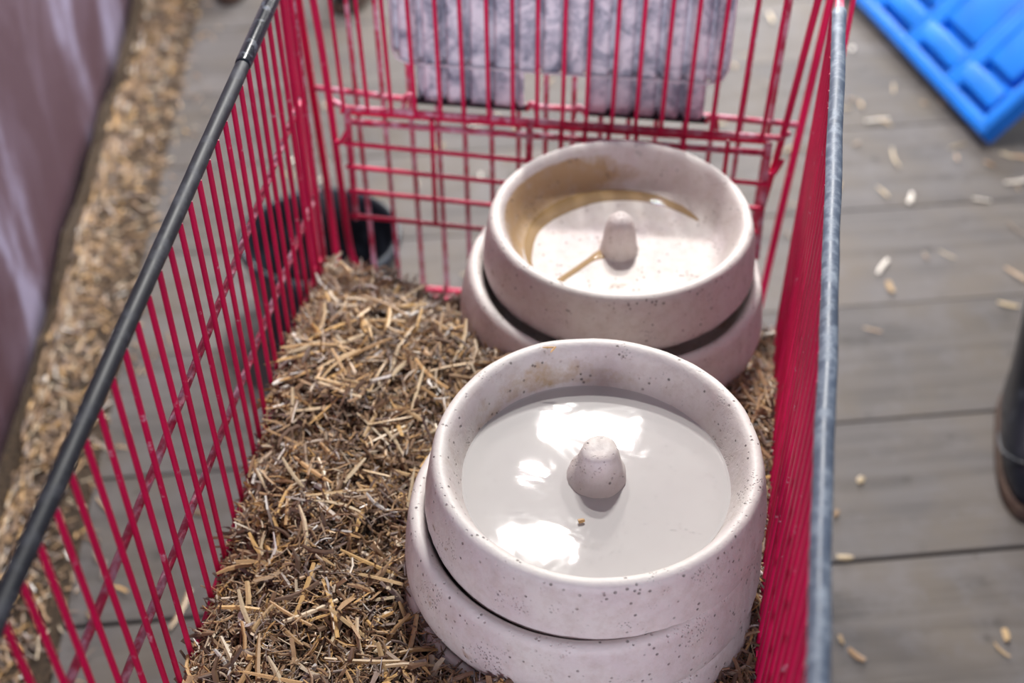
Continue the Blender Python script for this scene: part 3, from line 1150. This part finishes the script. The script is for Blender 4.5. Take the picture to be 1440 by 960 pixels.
boot('rubber_boot', (0.638, 1.680, 0), R(-6), 'black rubber boot with brown sole beside the cart, toe to the seam')
boot('rubber_boot', (-0.775, 3.115, 0), R(-6), 'dark boot far behind the gate, seen between the cart uprights')
boot('rubber_boot', (-1.115, 3.130, 0), R(8), 'dark boot far behind near the maroon wall, past the black sleeve')

# ------------------------------------------------------------------ blue plastic platform leaning up at the right
ea = R(112)
e1 = Vector((math.cos(ea), math.sin(ea), 0))
hz_ = Vector((math.sin(ea), -math.cos(ea), 0))
tl = R(46)
e2 = hz_ * math.cos(tl) + Vector((0, 0, math.sin(tl)))
e3 = e1.cross(e2)
if e3.z < 0:
    e3 = -e3
C0 = Vector((0.70, 2.53, 0.0))
thick = 0.05
off = C0 + Vector((0, 0, thick * e3.z * 0 + 0.002)) + e3 * thick
M4 = Matrix(((e1.x, e2.x, e3.x, off.x), (e1.y, e2.y, e3.y, off.y), (e1.z, e2.z, e3.z, off.z), (0, 0, 0, 1)))
sgn = M4.to_3x3().determinant()


def pad(name, u0, u1, v0, v1, w0, w1, bev, parent, m=None):
    o = bevel_box(name, ((u0 + u1) / 2, (v0 + v1) / 2, (w0 + w1) / 2), (u1 - u0, v1 - v0, w1 - w0), bev, m or M['blue'], parent, 3)
    me = o.data
    me.transform(M4)
    if sgn < 0:
        me.flip_normals()
    me.polygons.foreach_set('use_smooth', [True] * len(me.polygons))
    return o


LU, LV = 0.80, 0.56
plat = pad('plastic_platform', 0.0, LU, 0.0, LV, -0.050, -0.032, 0.008, None)
tag(plat, 'bright blue ribbed plastic platform propped at a slant on the boards', 'plastic platform')
pad('rim_rib', 0.0, LU, 0.0, 0.034, -0.040, 0.0, 0.010, plat)
pad('rim_rib', 0.0, LU, LV - 0.034, LV, -0.040, 0.0, 0.010, plat)
pad('rim_rib', 0.0, 0.034, 0.012, LV - 0.01, -0.040, 0.0, 0.010, plat)
pad('rim_rib', LU - 0.034, LU, 0.012, LV - 0.01, -0.040, 0.0, 0.010, plat)
for i in range(4):
    u0 = 0.030 + i * 0.186
    pad('cross_rib', u0 + 0.150, u0 + 0.178, 0.02, LV - 0.02, -0.040, -0.001, 0.009, plat)
    pad('long_rib', u0 + (0.012 if i == 0 else -0.010), u0 + 0.160, 0.048, 0.100, -0.040, -0.001, 0.011, plat)
    pad('end_rib', u0 + 0.125, u0 + 0.160, 0.030, LV - 0.03, -0.040, -0.002, 0.008, plat)
    pad('raised_plate', u0 + (0.030 if i == 0 else -0.004), u0 + 0.160, 0.118, 0.300, -0.040, -0.006, 0.010, plat)
    pad('raised_plate', u0 - 0.004, u0 + 0.160, 0.322, 0.500, -0.040, -0.006, 0.010, plat)
for u in (0.12, 0.68):
    top = M4 @ Vector((u, LV - 0.05, -0.045))
    lg = tube('support_leg', [[top, Vector((top.x + 0.02, top.y, 0.0))]], 0.016, M['blue'], plat, seg=12)

# bits of straw stuck to the near bowls
rng = random.Random(3)
for pcs, lab in (
        ([((-0.089, 0.966, 0.7395), 0.013, 0.0022, 0.15), ((-0.085, 0.963, 0.7398), 0.010, 0.0020, 1.15)], 'folded straw bit lying on the far rim of the milky bowl'),
        ([((-0.040, 0.787, 0.6985), 0.006, 0.0045, 0.4)], 'tiny tan husk floating beside the blunt knob')):
    sb = Straws()
    for p, ln, wd_, az in pcs:
        sb.add(rng, p, ln, wd_, az, 0.0, 0.2, 0.1, (0.48, 0.29, 0.13))
    o = sb.build('straw_bit')
    tag(o, lab, 'straw')
